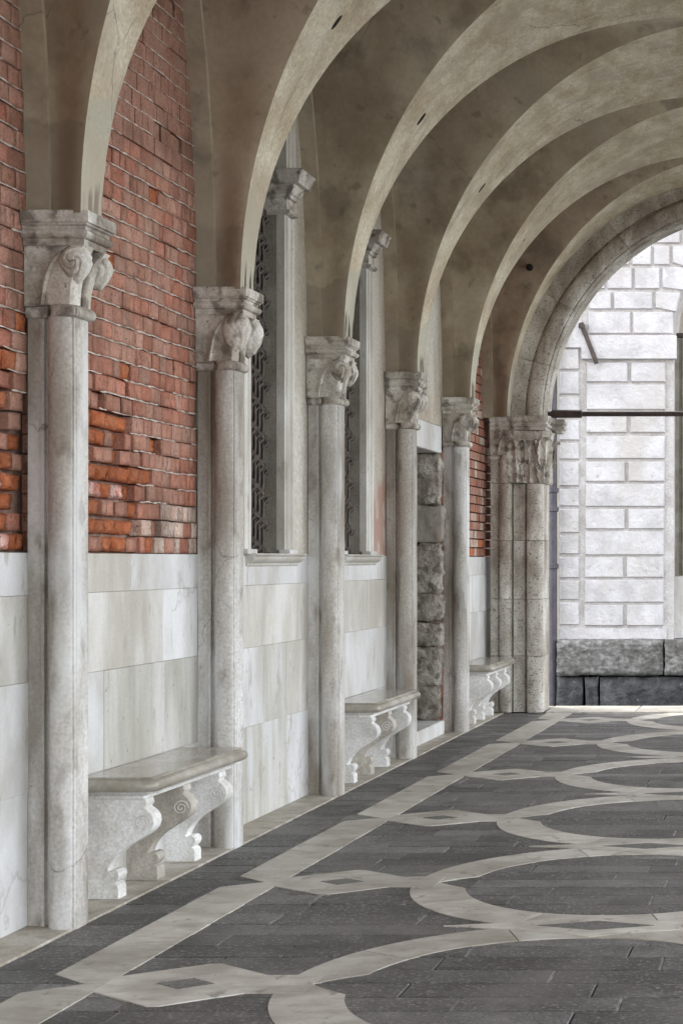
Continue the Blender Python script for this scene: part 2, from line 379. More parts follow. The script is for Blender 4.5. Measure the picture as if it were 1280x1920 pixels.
# ------------------------------------------------------------------ vault bays, ribs, upper storey
def arc(cx, cz, r, a0, a1, n):
    return [(cx + r*cos(a0 + (a1-a0)*i/n), cz + r*sin(a0 + (a1-a0)*i/n)) for i in range(n + 1)]
GA, GW, GE = .83, .101, 1.229    # how the pale arch bands widen from the springing to the crown
def spread(th, half):
    return GW + min(GA, half - GW - .003)*(1 - abs(cos(th))**GE)
def make_rib(i, label):
    yc = RIBY[i]
    hn = (yc - RIBY[i-1])/2 if i else .97
    hf = (RIBY[i+1] - yc)/2 if i < len(RIBY)-1 else .12
    t = thing('vault_rib', label, 'arch band', (XC, yc, ZC), 'pale arch bands of the vault')
    n, m = 110, 8; rows = []
    for k in range(n + 1):
        th = pi*k/n
        a_, b_ = -spread(th, hn), (spread(th, hf) if hf > .2 else .1)
        row = []
        for j in range(m + 1):
            u = j/m; y = a_ + (b_ - a_)*u
            w_ = 0 if j in (0, m) else .006*noise.noise((th*4, y*3, yc))
            row.append((-(RR + w_)*cos(th), y, (RZ + w_)*sin(th)))
        rows.append(row)
    part('band', MB().loft(rows, cap=False, closed=False), M['rib'], t, angle=80)
    if 8 < i < 13:                                                 # putlog slit: near-black inset, its darkness painted, nothing cut
        h = MB(); rings = []
        for k in range(9):
            u = -1 + 2*k/8; ww = .017*sqrt(max(1-u*u, .02)); aa = .645 + u*.02
            rings.append([(-(RR+d)*cos(aa), yy, (RZ+d)*sin(aa)) for d, yy in ((-.002,.03-ww),(-.002,.03+ww),(.03,.03+ww),(.03,.03-ww))])
        h.loft(rings)
        part('slit', h, M['hole'], t)
    return t
CACHE = {}
ord_ = ['first', 'second', 'third', 'fourth', 'fifth']
for i, y in enumerate(RIBY):
    if i < 8: lab = 'pale vault band overhead, outside the picture, %s before the first column' % ['eighth', 'seventh', 'sixth', 'fifth', 'fourth', 'third', 'second', 'next'][i]
    elif i == 13: lab = 'narrow pale vault band hugging the carved stone arch at the end'
    else: lab = 'pale plastered vault band springing from the %s wall column' % ord_[i-8]
    make_rib(i, lab)

FW = WALL + .095                                     # front edge of the wall arch
def vault_bay(i, label):
    """brown plaster cells between two pale bands, one on the wall side and one on the open side"""
    y0, y1 = RIBY[i], RIBY[i+1]
    ym = (y0 + y1)/2; half = (y1 - y0)/2
    t = thing('vault_cell', label, 'vault', (XC, ym, ZC), 'brown cells of the vault')
    for sx in (-1, 1):
        rows = []; N_, K = 40, 14
        prof = [(-1, (pi/2)*k/N_) for k in range(N_ + 1)] + [(1, (pi/2)*(N_-k)/N_) for k in range(N_ + 1)]
        for s_, th in prof:
            yg = s_*(half - spread(th, half))
            yf = s_*(half - .015 - (half - .1)*(1 - cos(th)**GE if th < pi/2-1e-6 else 1))
            xg = RR*cos(th); xw = XC - FW
            z = RZ*sin(th)
            row = []
            for k in range(K + 1):
                u = k/K
                w_ = 0 if k in (0, K) else .007*noise.noise((xg*2+u*2, th*2, y0))
                row.append((sx*(xg + (xw - xg)*u), yg + (yf - yg)*u*u*(3-2*u), z + w_*(1 if th > .3 else 0)))
            rows.append(row)
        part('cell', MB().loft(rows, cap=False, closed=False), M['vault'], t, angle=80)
        rings = []
        for k in range(61):                              # flat arch band along the wall
            th = pi*k/60
            q = abs(cos(th))**GE; s_ = -1 if th < pi/2 else 1
            yy = s_*(half - .015 - (half - .1)*(1 - q)); yo = s_*(half + .02 - (half - .2)*(1 - q)); z = RZ*sin(th)
            xo, xi = (XC - WALL) + .02, (XC - FW)
            rings.append([(sx*xo, yy*.985, z - .012), (sx*(xi+.004), yy*.985, z - .012), (sx*xi, yy*.99, z - .006), (sx*(xi-.004), yo, z + .03), (sx*xo, yo, z + .03)])
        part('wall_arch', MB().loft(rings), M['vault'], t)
    return t
vnames = ['brown vault bay over the walk nearest the viewer', 'brown plastered vault bay just before the first rib in view', 'brown plastered vault between the first and second ribs',
          'brown plastered vault between the second and third ribs', 'brown plastered vault between the third and fourth ribs, with dark mould specks',
          'brown plastered vault between the fourth and fifth ribs, with grey damp patches', 'brown plastered vault with a round hole, last before the end arch']
bays = []
for i in range(len(RIBY) - 1):
    if i < 6: vault_bay(i, 'brown vault cell outside the picture, %s behind the nearest bay' % ['sixth', 'fifth', 'fourth', 'third', 'second', 'next'][i])
    else: bays.append(vault_bay(i, vnames[i-6]))
hb = bays[-1]
hole = MB(); rings = []
for i in range(9):
    a = pi*i/8
    rings.append([(-2.677 - XC + .034*sin(a)*cos(2*pi*k/16), 15.885 - (RIBY[-1]+RIBY[-2])/2 + .05*cos(a), 4.315 - ZC + .034*sin(a)*sin(2*pi*k/16)) for k in range(16)])
part('vent_hole', hole.loft(rings), M['hole'], hb)  # near-black ball set in the plaster, painting the hole's darkness
up = MB().box(-6.2, 2.1, -9.5, 16.95, 5.35, 9.5)  # unseen box, added also to stop sky light leaking through the vault
tag(part('upper_storey', up, M['upper'], None), 'unseen upper storey of the building, added above the vaulted walk', 'building')

# ------------------------------------------------------------------ pavement
pav = struct(part('pavement', MB().box(WALL-.1, 2.3, -10, 16.95, -.05, -.012), M['joint'], None))
def chamfer_box(x0, x1, y0, y1, z0, z1, c=.006):
    return MB().loft([[(x0,y0,z0),(x1,y0,z0),(x1,y1,z0),(x0,y1,z0)], [(x0,y0,z1-c),(x1,y0,z1-c),(x1,y1,z1-c),(x0,y1,z1-c)],
                      [(x0+c,y0+c,z1),(x1-c,y0+c,z1),(x1-c,y1-c,z1),(x0+c,y1-c,z1)]])
unit_slabs = [chamfer_box(-.5, .5, -.5, .5, -.03, 0, .005).mesh('slab', m, smooth=False) for m in (M['slab_a'], M['slab_a'], M['slab_b'], M['slab_b'], M['slab_c'], M['slab_a'])]
rest = MB(); ends = MB()
y = 4.55
row = 0
while y < 16.1:
    hrow = R.uniform(.165, .215)
    y1 = min(y + hrow, 16.16)
    x = -2.70 + R.uniform(-.02, 0)
    # border strip slab beside the wall stones
    link('paving_slab', unit_slabs[R.choice((0, 0, 1, 2, 3))], pav, (-2.838, (y+y1)/2, R.uniform(-.001, .001)), 0, (.265, y1-y-.007, 1))
    first = True
    while x < 1.3:
        ln = R.uniform(.5, .95) * (R.uniform(.4, 1) if first else 1)
        x1 = min(x + ln, 1.3); first = False
        lim = -.0758*y + .25
        if x < lim:
            link('paving_slab', R.choice(unit_slabs), pav, ((x+x1)/2, (y+y1)/2, R.uniform(-.0015, .0015)), 0, (x1-x-.006, y1-y-.007, 1))
        else:
            bx = chamfer_box(x+.003, x1-.003, y+.002, y1-.002, -.03, R.uniform(-.001, .001)); rest.add(bx.v, bx.f)
        if x1 < lim and R.random() < .7: ends.box(x1-.004, x1+.003, y+.006, y1-.004, -.02, -.0004)
        x = x1
    y = y1; row += 1
for k in range(28):                                 # behind the frame
    yy = 4.55 - (k+1)*.25
    for xx in (-2.6, -1.8, -1.0, -.2, .6):
        bx = chamfer_box(xx+.003, xx+.797, yy+.003, yy+.247, -.03, 0); rest.add(bx.v, bx.f)
stuff(link('outer_paving', rest.mesh('outer_paving', M['slab_b'], smooth=False), pav))
stuff(link('joint_mortar', ends.mesh('joint_mortar', M['joint_pale'], smooth=False), pav))
# pale stones along the foot of the wall
y = 3.0
while y < 16.1:
    y1 = min(y + R.uniform(.7, 1.15), 16.16)
    bx = chamfer_box(WALL-.02, -2.974, y+.002, y1-.002, -.03, .006)
    part('wall_foot_stone', bx, M['strip'], pav, smooth=False)
    y = y1
# threshold stones under the end arch
x = -2.58
for x1 in (-1.7, -.6, .5, 1.62):
    part('threshold_stone', chamfer_box(x+.003, x1-.003, 16.18, 16.86, -.04, .012), M['inlay'], pav, smooth=False); x = x1
part('threshold_stone', chamfer_box(-3.2, -2.585, 16.62, 16.86, -.04, .01), M['strip'], pav, smooth=False)

NODES = [3.95, 5.83, 7.68, 9.59, 11.54, 13.55, 15.45]
sh = lambda yy: .0165*(yy - 7)
def poly_piece(name, pts, top, mat=M['inlay'], parent=pav):
    pts = [(p[0] + sh(p[1]), p[1]) for p in pts]
    c = Vector((sum(p[0] for p in pts)/len(pts), sum(p[1] for p in pts)/len(pts)))
    mb = MB().prism(pts, 'z', -.02, top)
    return part(name, mb, mat, parent, smooth=False)
def mirror(pts): return [(2*-.865 - p[0], p[1]) for p in reversed(pts)]
BL, BR_ = -2.70, -2.455
for i in range(len(NODES) - 1):
    a, b = NODES[i], NODES[i+1]
    cuts = [a, a + (b-a)*R.uniform(.28, .4), a + (b-a)*R.uniform(.6, .72), b]
    for k in range(3):
        c0, c1 = cuts[k] + .003, cuts[k+1] - .003
        if k == 0: pts = [(BL+.165, c0), (BR_, c0), (BR_, c1), (BL, c1), (BL, a+.14)]
        elif k == 2: pts = [(BL, c0), (BR_, c0), (BR_, c1), (BL+.165, c1), (BL, b-.12)]
        else: pts = [(BL, c0), (BR_, c0), (BR_, c1), (BL, c1)]
        poly_piece('band_stone', pts, .0035)
        poly_piece('band_stone', mirror(pts), .0035)
poly_piece('band_stone', [(BL+.165, NODES[-1]), (BR_, NODES[-1]), (BR_, 16.17), (BL, 16.17), (BL, NODES[-1]+.14)], .0035)
for i, n in enumerate(NODES):
    # lozenge linking band and ring
    cx = -2.175
    lo = [(cx-.285, n+.10), (cx-.285, n-.10), (cx-.02, n-.29), (cx+.02, n-.29), (cx+.25, n-.12), (cx+.45, n-.13), (cx+.45, n+.13), (cx+.25, n+.12), (cx+.02, n+.29), (cx-.02, n+.29)]
    rh = [(cx-.1, n), (cx, n-.075), (cx+.1, n), (cx, n+.075)]
    for f in (lambda p: p, mirror):
        poly_piece('lozenge_stone', f(lo), .0045)
        poly_piece('dark_rhombus_stone', f(rh), .006, M['slab_b'])
    # ring round a dark disc, in eight stones, pierced by a dark wedge at either side
    cc = -.865
    def rin(th):
        d = min(abs((th - pi + pi) % (2*pi) - pi), abs((th + pi) % (2*pi) - pi), abs(th), abs(th - pi), abs(th - 2*pi))
        return .72 + (.145*(1 - d/.19) if d < .19 else 0)
    segs = [0, .62, 1.3, 1.95, 2.6, pi, 3.7, 4.35, 5.0, 5.62, 2*pi]
    for k in range(10):
        t0, t1 = segs[k] + .0035, segs[k+1] - .0035
        ths = [t0 + (t1-t0)*q/20 for q in range(21)]
        ro = .965
        out = [(cc + ro*cos(t), n + ro*sin(t)) for t in ths]
        inn = [(cc + rin(t)*cos(t), n + rin(t)*sin(t)) for t in reversed(ths)]
        poly_piece('ring_stone', out + inn, .003 + .0006*(i % 2))
    if i < len(NODES) - 1:
        m_ = (n + NODES[i+1])/2
        star = []
        for k in range(96):
            t = 2*pi*k/96
            u, v_ = cos(t), sin(t)
            s_ = 1/((abs(u)/.62)**.86 + (abs(v_)/.205)**.86)**(1/.86)
            star.append((cc + u*s_, m_ + v_*s_))
        poly_piece('crossing_stone', star, .0052)
        poly_piece('dark_rhombus_stone', [(cc-.24, m_), (cc, m_-.085), (cc+.24, m_), (cc, m_+.085)], .0064, M['slab_b'])

# ------------------------------------------------------------------ wall columns
SEC = [(.0,-.02),(.052,-.02),(.056,-.028),(.07,-.028),(.073,-.012),(.088,-.012),(.092,-.04),(.102,-.062),(.118,-.078),(.14,-.087),(.165,-.089),(.188,-.085),(.2,-.076),
       (.201,-.066),(.208,-.065),(.209,-.05),(.212,-.048)]
SECTION = SEC + [(x, -y) for x, y in reversed(SEC)]
def offset(sec, d):
    return [(x + (d if x > .02 else 0), y + (d if y > 0 else -d)) for x, y in sec]
def rosette(mb, c, r, seed, lean, egg=False):
    nu, nv = 72, 54; rings = []
    for i in range(nv + 1):
        th = pi*i/nv
        ring = []
        for j in range(nu):
            ph = 2*pi*j/nu
            d = Vector((sin(th)*cos(ph), sin(th)*sin(ph), cos(th)))
            # spiral furrows of the carved leaf tip
            q = math.atan2(d.z - .1, d.x + lean*.2); rad = sqrt((d.z - .1)**2 + (d.x)**2 + .02)
            gsp = sin(3*q + rad*15 + seed) if not egg else .7*sin(9*math.atan2(d.x + .15*sin(d.z*5), 1.6 - d.z))
            rr = 1 + .05 - .20*max(0, gsp)**3 + .05*noise.noise((d.x*4 + seed, d.y*4, d.z*4))
            zt = d.z*rr
            if zt < 0: zt *= 1.25; tap = 1 + .45*zt*.6
            else: tap = 1
            ring.append((c[0] + r[0]*d.x*rr*tap, c[1] + r[1]*d.y*rr*tap, c[2] + r[2]*zt))
        rings.append(ring)
    mb.loft(rings)
def abacus_mb(x1, hy, z0=2.775):
    prof = [(0,.0),(.028,.0),(.030,.008),(.036,.017),(.046,.023),(.056,.022),(.062,.015),(.064,.008),(.078,.008),(.084,.018),(.090,.020),(.092,.028),(.134,.030),(.14,.026)]
    rings = []
    for dz, o in prof:
        rings.append([(0,-hy-o,z0+dz),(x1+o,-hy-o,z0+dz),(x1+o,hy+o,z0+dz),(0,hy+o,z0+dz)])
    return MB().loft(rings)
def capital_parts(key, seed, big):
    """meshes of one leaf capital: bell, two corner leaves, abacus, necking ring"""
    if key in CACHE: return CACHE[key]
    out = []
    ring = MB(); rr = []
    for k in range(9):
        a = -pi/2 + pi*k/8
        rr.append([(x, y, 2.509 + .025*sin(a)) for x, y in offset(SECTION, .004 + .02*cos(a))])
    ring.loft(rr)
    out.append(('necking_ring', ring))
    bell = MB().box(0, .075, -.026, .026, 2.53, 2.78).loft([[(.0,-.05,z),(.20,-.05,z),(.20,.05,z),(0,.05,z)] for z in (2.53, 2.78)])
    out.append(('bell', MB().box(0, .20, -.052, .052, 2.53, 2.779)))
    for s in (-1, 1):
        rows = []; n = 14
        for i in range(n + 1):
            t = i/n; z = 2.532 + .243*t
            xl = .075 + .035*t + .085*t**5
            yn = .088 + .034*t**2.2
            xr = .212 + .05*t**2.2; dy = .045*t*t
            yi = .018 + .03*t**3
            w_ = .008
            rows.append([(x_, y_ + dy, z_) for x_, y_, z_ in [(xl,s*.045,z),(xl,s*(yn-.004),z),(xl+w_,s*yn,z),(xl+w_*2.2,s*(yn-.007),z),((xl+xr)/2,s*(yn-.002),z),(xr-.012,s*(yn+.001),z),(xr,s*(yn-.01),z),(xr-.002,s*(yi+.02),z),(xr+.003,s*(yi+.006),z),(xr-.004,s*yi,z),(.19,s*yi,z),(.15,s*.045,z)]])
        lf = MB().loft(rows)
        out.append(('leaf', lf))
        tip = MB(); 
        k = 1.18 if big else 1.0
        rosette(tip, (.215, s*.098 + .036, 2.705 - (.012 if big else 0)), (.062*k, .052, .066*k*(1.2 if big else 1)), seed + (s+1), s, big)
        out.append(('leaf_tip', tip))
    ab = abacus_mb(.247, .106); ab.v = [(x, y + .045, z) for x, y, z in ab.v]
    out.append(('abacus', ab))
    res = [(n_, m_.mesh(n_, M['capital'])) for n_, m_ in out]
    CACHE[key] = res
    return res
def shaft_mesh():
    if 'shaft' not in CACHE:
        rings = []
        zs = [0, .01] + [2.485*k/10 for k in range(1, 11)]
        for z in zs:
            o = .0 if z > .02 else .001
            rings.append([(x + .0025*noise.noise((x*30, y*30, z*2.1)), y + .0025*noise.noise((x*30+5, y*30, z*2.1)), z) for x, y in SECTION])
        CACHE['shaft'] = MB().loft(rings).mesh('shaft', M['column'], angle=30)
    return CACHE['shaft']
def column(label, loc, k, mirror_=False, group='wall columns of the walk'):
    t = thing('wall_column', label, 'column', loc, group, scale=((-1, 1, 1) if mirror_ else None))
    link('shaft', shaft_mesh(), t)
    cap = None
    for nm, me in capital_parts('cap%d' % k, k*1.9, k == 1):
        if nm == 'bell':
            cap = link('capital', me, t)
    for nm, me in capital_parts('cap%d' % k, k*1.9, k == 1):
        if nm != 'bell': link(nm, me, cap)
    return t
clabels = ['tall pale wall column in front, left of the near bench', 'pale wall column at the far end of the nearest bench, with a plain egg-shaped leaf tip',
           'pale wall column between the two iron-grilled windows', 'pale wall column between the second bench and the rough stone doorway',
           'ribbed-looking weathered wall column just beyond the rough stone doorway']
for i, y in enumerate(COLY):
    column(clabels[i], (WALL, y, 0), i)
RX = 2*XC - WALL
for i, y in enumerate([1.05, 2.98, 4.88] + COLY):
    column('stone column on the open side of the walk, number %d from the viewer' % (i+1), (RX, y, 0), i % 5, True, 'columns of the open side')
for i, y in enumerate([1.05, 2.98, 4.88]):
    column('stone wall column behind the picture edge, number %d' % (i+1), (WALL, y, 0), i)

# ------------------------------------------------------------------ clustered end pier with acanthus capital
def acanthus(h, wd, curl, seed):
    """one lobed leaf: local x across, y outward (negative towards the viewer), z up"""
    mb = MB(); nt_, ns = 14, 10; rows = []
    for i in range(nt_ + 1):
        t = i/nt_
        half = wd*(.55 + .55*sin(pi*min(t*1.05, 1))**.7)*(1 - .75*max(0, t-.72)/.28) * (1 + .38*abs(sin(t*pi*3.5 + seed)))
        row = []
        for j in range(ns + 1):
            u = -1 + 2*j/ns
            z = h*(t - curl*.5*max(0, t-.72)**1.3) - .25*half*abs(u)*(1-t)
            out = .014 + curl*h*1.1*max(0, t-.42)**2 + .016*cos(u*pi*2)*(1-.3*t) + .014*(1-abs(u))
            if t > .85: z -= h*.22*((t-.85)/.15)**2
            row.append((u*half, -out, z))
        rows.append(row)
    mb.loft(rows, cap=False, closed=False)
    back = [[(p[0]*.96, p[1] + .014, p[2]) for p in r] for r in rows]
    mb.loft(back, cap=False, closed=False)
    # close the rim
    rim = rows[0] + [r[-1] for r in rows[1:]] + list(reversed(rows[-1][:-1])) + [r[0] for r in reversed(rows[1:-1])]
    rimb = back[0] + [r[-1] for r in back[1:]] + list(reversed(back[-1][:-1])) + [r[0] for r in reversed(back[1:-1])]
    mb.loft([rim, rimb], cap=False)
    return mb
def end_pier(label, mir):
    t = thing('end_pier', label, 'pier', (-.48, 0, 0), 'end piers carrying the carved arch', scale=((-1,1,1) if mir else None))
    ox = -.48
    X = lambda v: v - ox
    small = [(-3.17+x*1.0, 16.289 + y) for x, y in []]
    base = -3.125
    sec1 = [(x + base, y + 16.29) for x, y in SECTION if y <= 0]
    sec1 = [(x, yy + (.33 if x < -3.06 and False else 0)) for x, yy in sec1]
    # second, larger shaft in front: flat strip, roll, groove and a long side face
    sec2 = [(-2.908,16.30),(-2.900,16.262),(-2.786,16.262),(-2.778,16.285),(-2.770,16.285),(-2.764,16.24),(-2.752,16.2),(-2.73,16.19),(-2.69,16.186),(-2.65,16.188),(-2.628,16.195),(-2.617,16.205),
            (-2.616,16.215),(-2.611,16.216),(-2.602,16.23),(-2.6,16.58),(-2.62,16.62),(-2.908,16.62)]
    zs = [0, .555, 1.115, 1.69, 2.252]
    for k in range(4):
        z0, z1 = zs[k] + .0015, zs[k+1] - .0015
        c = .004
        poly = [(base, 16.62)] + sec1 + [(-2.912, 16.62)]
        rows = []
        for z, o in ((z0, -c), (z0+c, 0), (z1-c, 0), (z1, -c)):
            rows.append([(X(x), y + (c if (o and y < 16.5) else 0), z) for x, y in poly])
        d = MB().loft(rows)
        part('shaft_drum', d, M['travertine'], t, angle=30)
        rows = []
        for z, o in ((z0, -c), (z0+c, 0), (z1-c, 0), (z1, -c)):
            rows.append([(X(x) + (o if x > -2.65 else 0), y - (o if y < 16.5 else 0), z) for x, y in sec2])
        part('shaft_drum', MB().loft(rows), M['travertine'], t, angle=30)
    # last bit of the small shaft up to its ring
    rows = [[(X(x), y, z) for x, y in [(base, 16.62)] + sec1 + [(-2.912, 16.62)]] for z in (2.2535, 2.485)]
    part('shaft_drum', MB().loft(rows), M['travertine'], t, angle=30)
    for nm, me in capital_parts('cap2', 3.8, False):
        link('small_' + nm, me, t, (base - ox, 16.29, 0))
    # acanthus capital
    bell = []
    for i in range(9):
        q = i/8; z = 2.255 + .512*q; f = q**2.4
        x0, x1, y0, y1 = -2.91 - .02*f, -2.60 + .055*f, 16.225 - .05*f, 16.6 + .06*f
        x0 = -2.89
        bell.append([(X(x0),y0,z),(X(x1-.05),y0,z),(X(x1),y0+.05,z),(X(x1),y1-.04,z),(X(x1-.04),y1,z),(X(x0),y1,z)])
    cap = part('acanthus_capital', MB().loft(bell), M['capital'], t)
    def leaf(x, y, z, h, wd, curl, rz, seed):
        me = acanthus(h, wd, curl, seed).mesh('acanthus_leaf', M['capital'], angle=60)
        link('acanthus_leaf', me, cap, (X(x), y, z), rz)
    for i, xx in enumerate((-2.855, -2.725)): leaf(xx, 16.222, 2.262, .25, .066, .5, 0, i)
    for i, xx in enumerate((-2.865, -2.77, -2.66)): leaf(xx, 16.212, 2.43, .29, .060, .55, 0, i+3)
    leaf(-2.62, 16.235, 2.262, .27, .05, .4, radians(40), 8)
    leaf(-2.60, 16.22, 2.42, .34, .062, .55, radians(42), 9)
    for i, yy in enumerate((16.33, 16.46, 16.57)): leaf(-2.602, yy, 2.262, .27, .06, .38, radians(90), i+11)
    for i, yy in enumerate((16.39, 16.52)): leaf(-2.598, yy, 2.41, .30, .058, .5, radians(90), i+15)
    leaf(-2.59, 16.6, 2.42, .33, .062, .6, radians(115), 19)
    ab = abacus_mb(.325, .2)
    ab.v = [(x + X(-2.90), y + 16.395, z) for x, y, z in ab.v]
    part('abacus', ab, M['capital'], cap)
    ab = abacus_mb(.46, .07)
    ab.v = [(x + X(-2.935), y + 16.69, z) for x, y, z in ab.v]
    part('abacus', ab, M['capital'], cap)
    part('outer_shaft', MB().box(X(-2.93), X(-2.625), 16.625, 16.75, 0, 2.77), M['travertine'], t)
    return t
end_pier('clustered pitted stone pier with an acanthus capital at the end of the walk', False)
end_pier('clustered pitted stone pier on the far right, out of view', True)

# end wall and its carved arch
ACX, ACZ = -.48, 2.87
t = thing('end_arch', 'round grey stone arch closing the far end of the walk', 'arch', (ACX, ENDY, ACZ))
prof = [(2.47,.33),(2.47,.0),(2.315,.0),(2.31,.02),(2.30,.022),(2.295,-.002),(2.28,-.022),(2.255,-.034),(2.22,-.036),(2.185,-.03),(2.16,-.016),(2.148,.004),(2.145,.02),(2.135,.02),(2.13,.03),(2.118,.1),(2.112,.104),(2.108,.33)]
ang = [0, 14.8, 30.8, 52.8, 75, 97, 119, 141, 163, 180]
for k in range(9):
    a0, a1 = radians(180 - ang[k]) - .0008, radians(180 - ang[k+1]) + .0008
    rows = [[(r*cos(a0+(a1-a0)*q/14), yy, r*sin(a0+(a1-a0)*q/14)) for r, yy in prof] for q in range(15)]
    part('voussoir', MB().loft(rows), M['travertine'], t, angle=30)
ew = MB()
ns = 60
for (ya, yb) in ((0, .33),):
    inner = [(2.468*cos(pi*i/ns), 2.468*sin(pi*i/ns)) for i in range(ns+1)]
    outer = []
    for i in range(ns+1):
        a = pi*i/ns; c_, s_ = cos(a), sin(a)
        k = min(3.1/max(abs(c_), 1e-6), 2.6/max(s_, 1e-6)); outer.append((k*c_, k*s_))
    ring = [[(p[0], y_, p[1]) for p in (inner[i], outer[i])] for i in range(ns+1) for y_ in (0,)]
    rows = [[(inner[i][0], .006, inner[i][1]), (outer[i][0], .006, outer[i][1]), (outer[i][0], .31, outer[i][1]), (inner[i][0], .31, inner[i][1])] for i in range(ns+1)]
    ew.loft(rows)
part('spandrel', ew, M['vault'], t)
# iron tie across the end arch
t = thing('tie_rod', 'long dark iron tie rod spanning the end arch at capital height', 'tie rod', (-2.6, 16.45, 2.955))
rod = MB().tube([(.2,0,0),(4.1,0,0)], .026, 10); part('rod', rod, M['iron_rust'], t)
slv = MB().tube([(.0,0,0),(.03,0,0),(.06,0,0),(.345,0,0),(.35,0,0)], [.02,.022,.04,.041,.03], 14); part('sleeve', slv, M['iron_rust'], t)

# ------------------------------------------------------------------ wall sections between the columns
JZ = [0.006, .55, 1.0, 1.355, 1.53]
PM = [M['marble_white'], M['marble_warm'], M['marble_grey']]
def dado(parent, y0, y1, rows, front=WALL):
    """rows: per course from the floor, list of (fraction end, material key)"""
    for k, spec in enumerate(rows):
        a = y0
        for fr, mk in spec:
            b = y0 + (y1 - y0)*fr
            d = R.uniform(-.0025, .0025)
            bx = MB().loft([[(front-.05,a+.0005,JZ[k]+.0005),(front-.05,b-.0005,JZ[k]+.0005),(front-.05,b-.0005,JZ[k+1]-.0005),(front-.05,a+.0005,JZ[k+1]-.0005)],
                            [(front+d-.0015,a+.0005,JZ[k]+.0005),(front+d-.0015,b-.0005,JZ[k]+.0005),(front+d-.0015,b-.0005,JZ[k+1]-.0005),(front+d-.0015,a+.0005,JZ[k+1]-.0005)],
                            [(front+d,a+.0018,JZ[k]+.0018),(front+d,b-.0018,JZ[k]+.0018),(front+d,b-.0018,JZ[k+1]-.0018),(front+d,a+.0018,JZ[k+1]-.0018)]])
            part('marble_panel', bx, M[mk], parent, smooth=False)
            a = b
def unit_brick(mat, seed, rough_):
    """one weathered header: eased edges, the face pitted the more the brick has crumbled"""
    n = 4; mb = MB()
    def P(u, v, dx, sc):
        f = noise.noise((u*1.7 + seed*3.1, v*1.7, seed*1.3)); g_ = noise.noise((u*3.9, v*3.9 + seed*2.2, seed))
        return (dx + (.006*f + .004*g_)*(rough_ - .85 if dx > -.01 else 0), .5*(u*sc + .03*rough_*noise.noise((u*2, v*2, seed + 9))), .5*(v*sc + .025*rough_*noise.noise((u*2+7, v*2, seed + 4))))
    sq = [(-1+2*k/n, -1) for k in range(n)] + [(1, -1+2*k/n) for k in range(n)] + [(1-2*k/n, 1) for k in range(n)] + [(-1, 1-2*k/n) for k in range(n)]
    e = .05*rough_
    mb.loft([[P(u, v, -.06, 1) for u, v in sq], [P(u, v, -.004*rough_, 1) for u, v in sq], [P(u*(1-e), v*(1-e), 0, 1) for u, v in sq]], cap=False)
    grid = [[P((-1+2*i/n)*(1-e), (-1+2*j/n)*(1-e), 0, 1) for j in range(n+1)] for i in range(n+1)]
    mb.loft(grid, cap=False, closed=False)
    me = mb.mesh('brick', mat, angle=50)
    bm = bmesh.new(); bm.from_mesh(me); bmesh.ops.remove_doubles(bm, verts=bm.verts, dist=1e-5)
    bmesh.ops.recalc_face_normals(bm, faces=bm.faces); bm.to_mesh(me); bm.free()
    return me
BR = {}
for nm in ('red', 'dusty', 'brown', 'orange', 'salt', 'pale'):
    BR[nm] = [unit_brick(M['brick_'+nm], q*7+len(nm), 3.0 if nm in ('orange', 'salt') else 1.0) for q in range(4)]
def erosion(y, z, y0):
    d = sqrt(((y - y0)/.55)**2 + ((z - 1.75)/.62)**2)
    return max(0, 1.15 - d) + .5*noise.noise((y*5, z*6, 3))
def rib_edge_x(yrib, ypx):
    """picture x of a rib's far soffit edge at picture height ypx, to know what stands behind it"""
    Y = yrib + .1; z = EYE + (VY - ypx)*Y/FPX - ZC
    if z < 0 or yrib < 5: return 165 if yrib > 5 else -99
    th = math.asin(min(z/RZ, 1)); Y = yrib + spread(th, .94)
    return VX + (XC - RR*cos(th))*FPX/Y
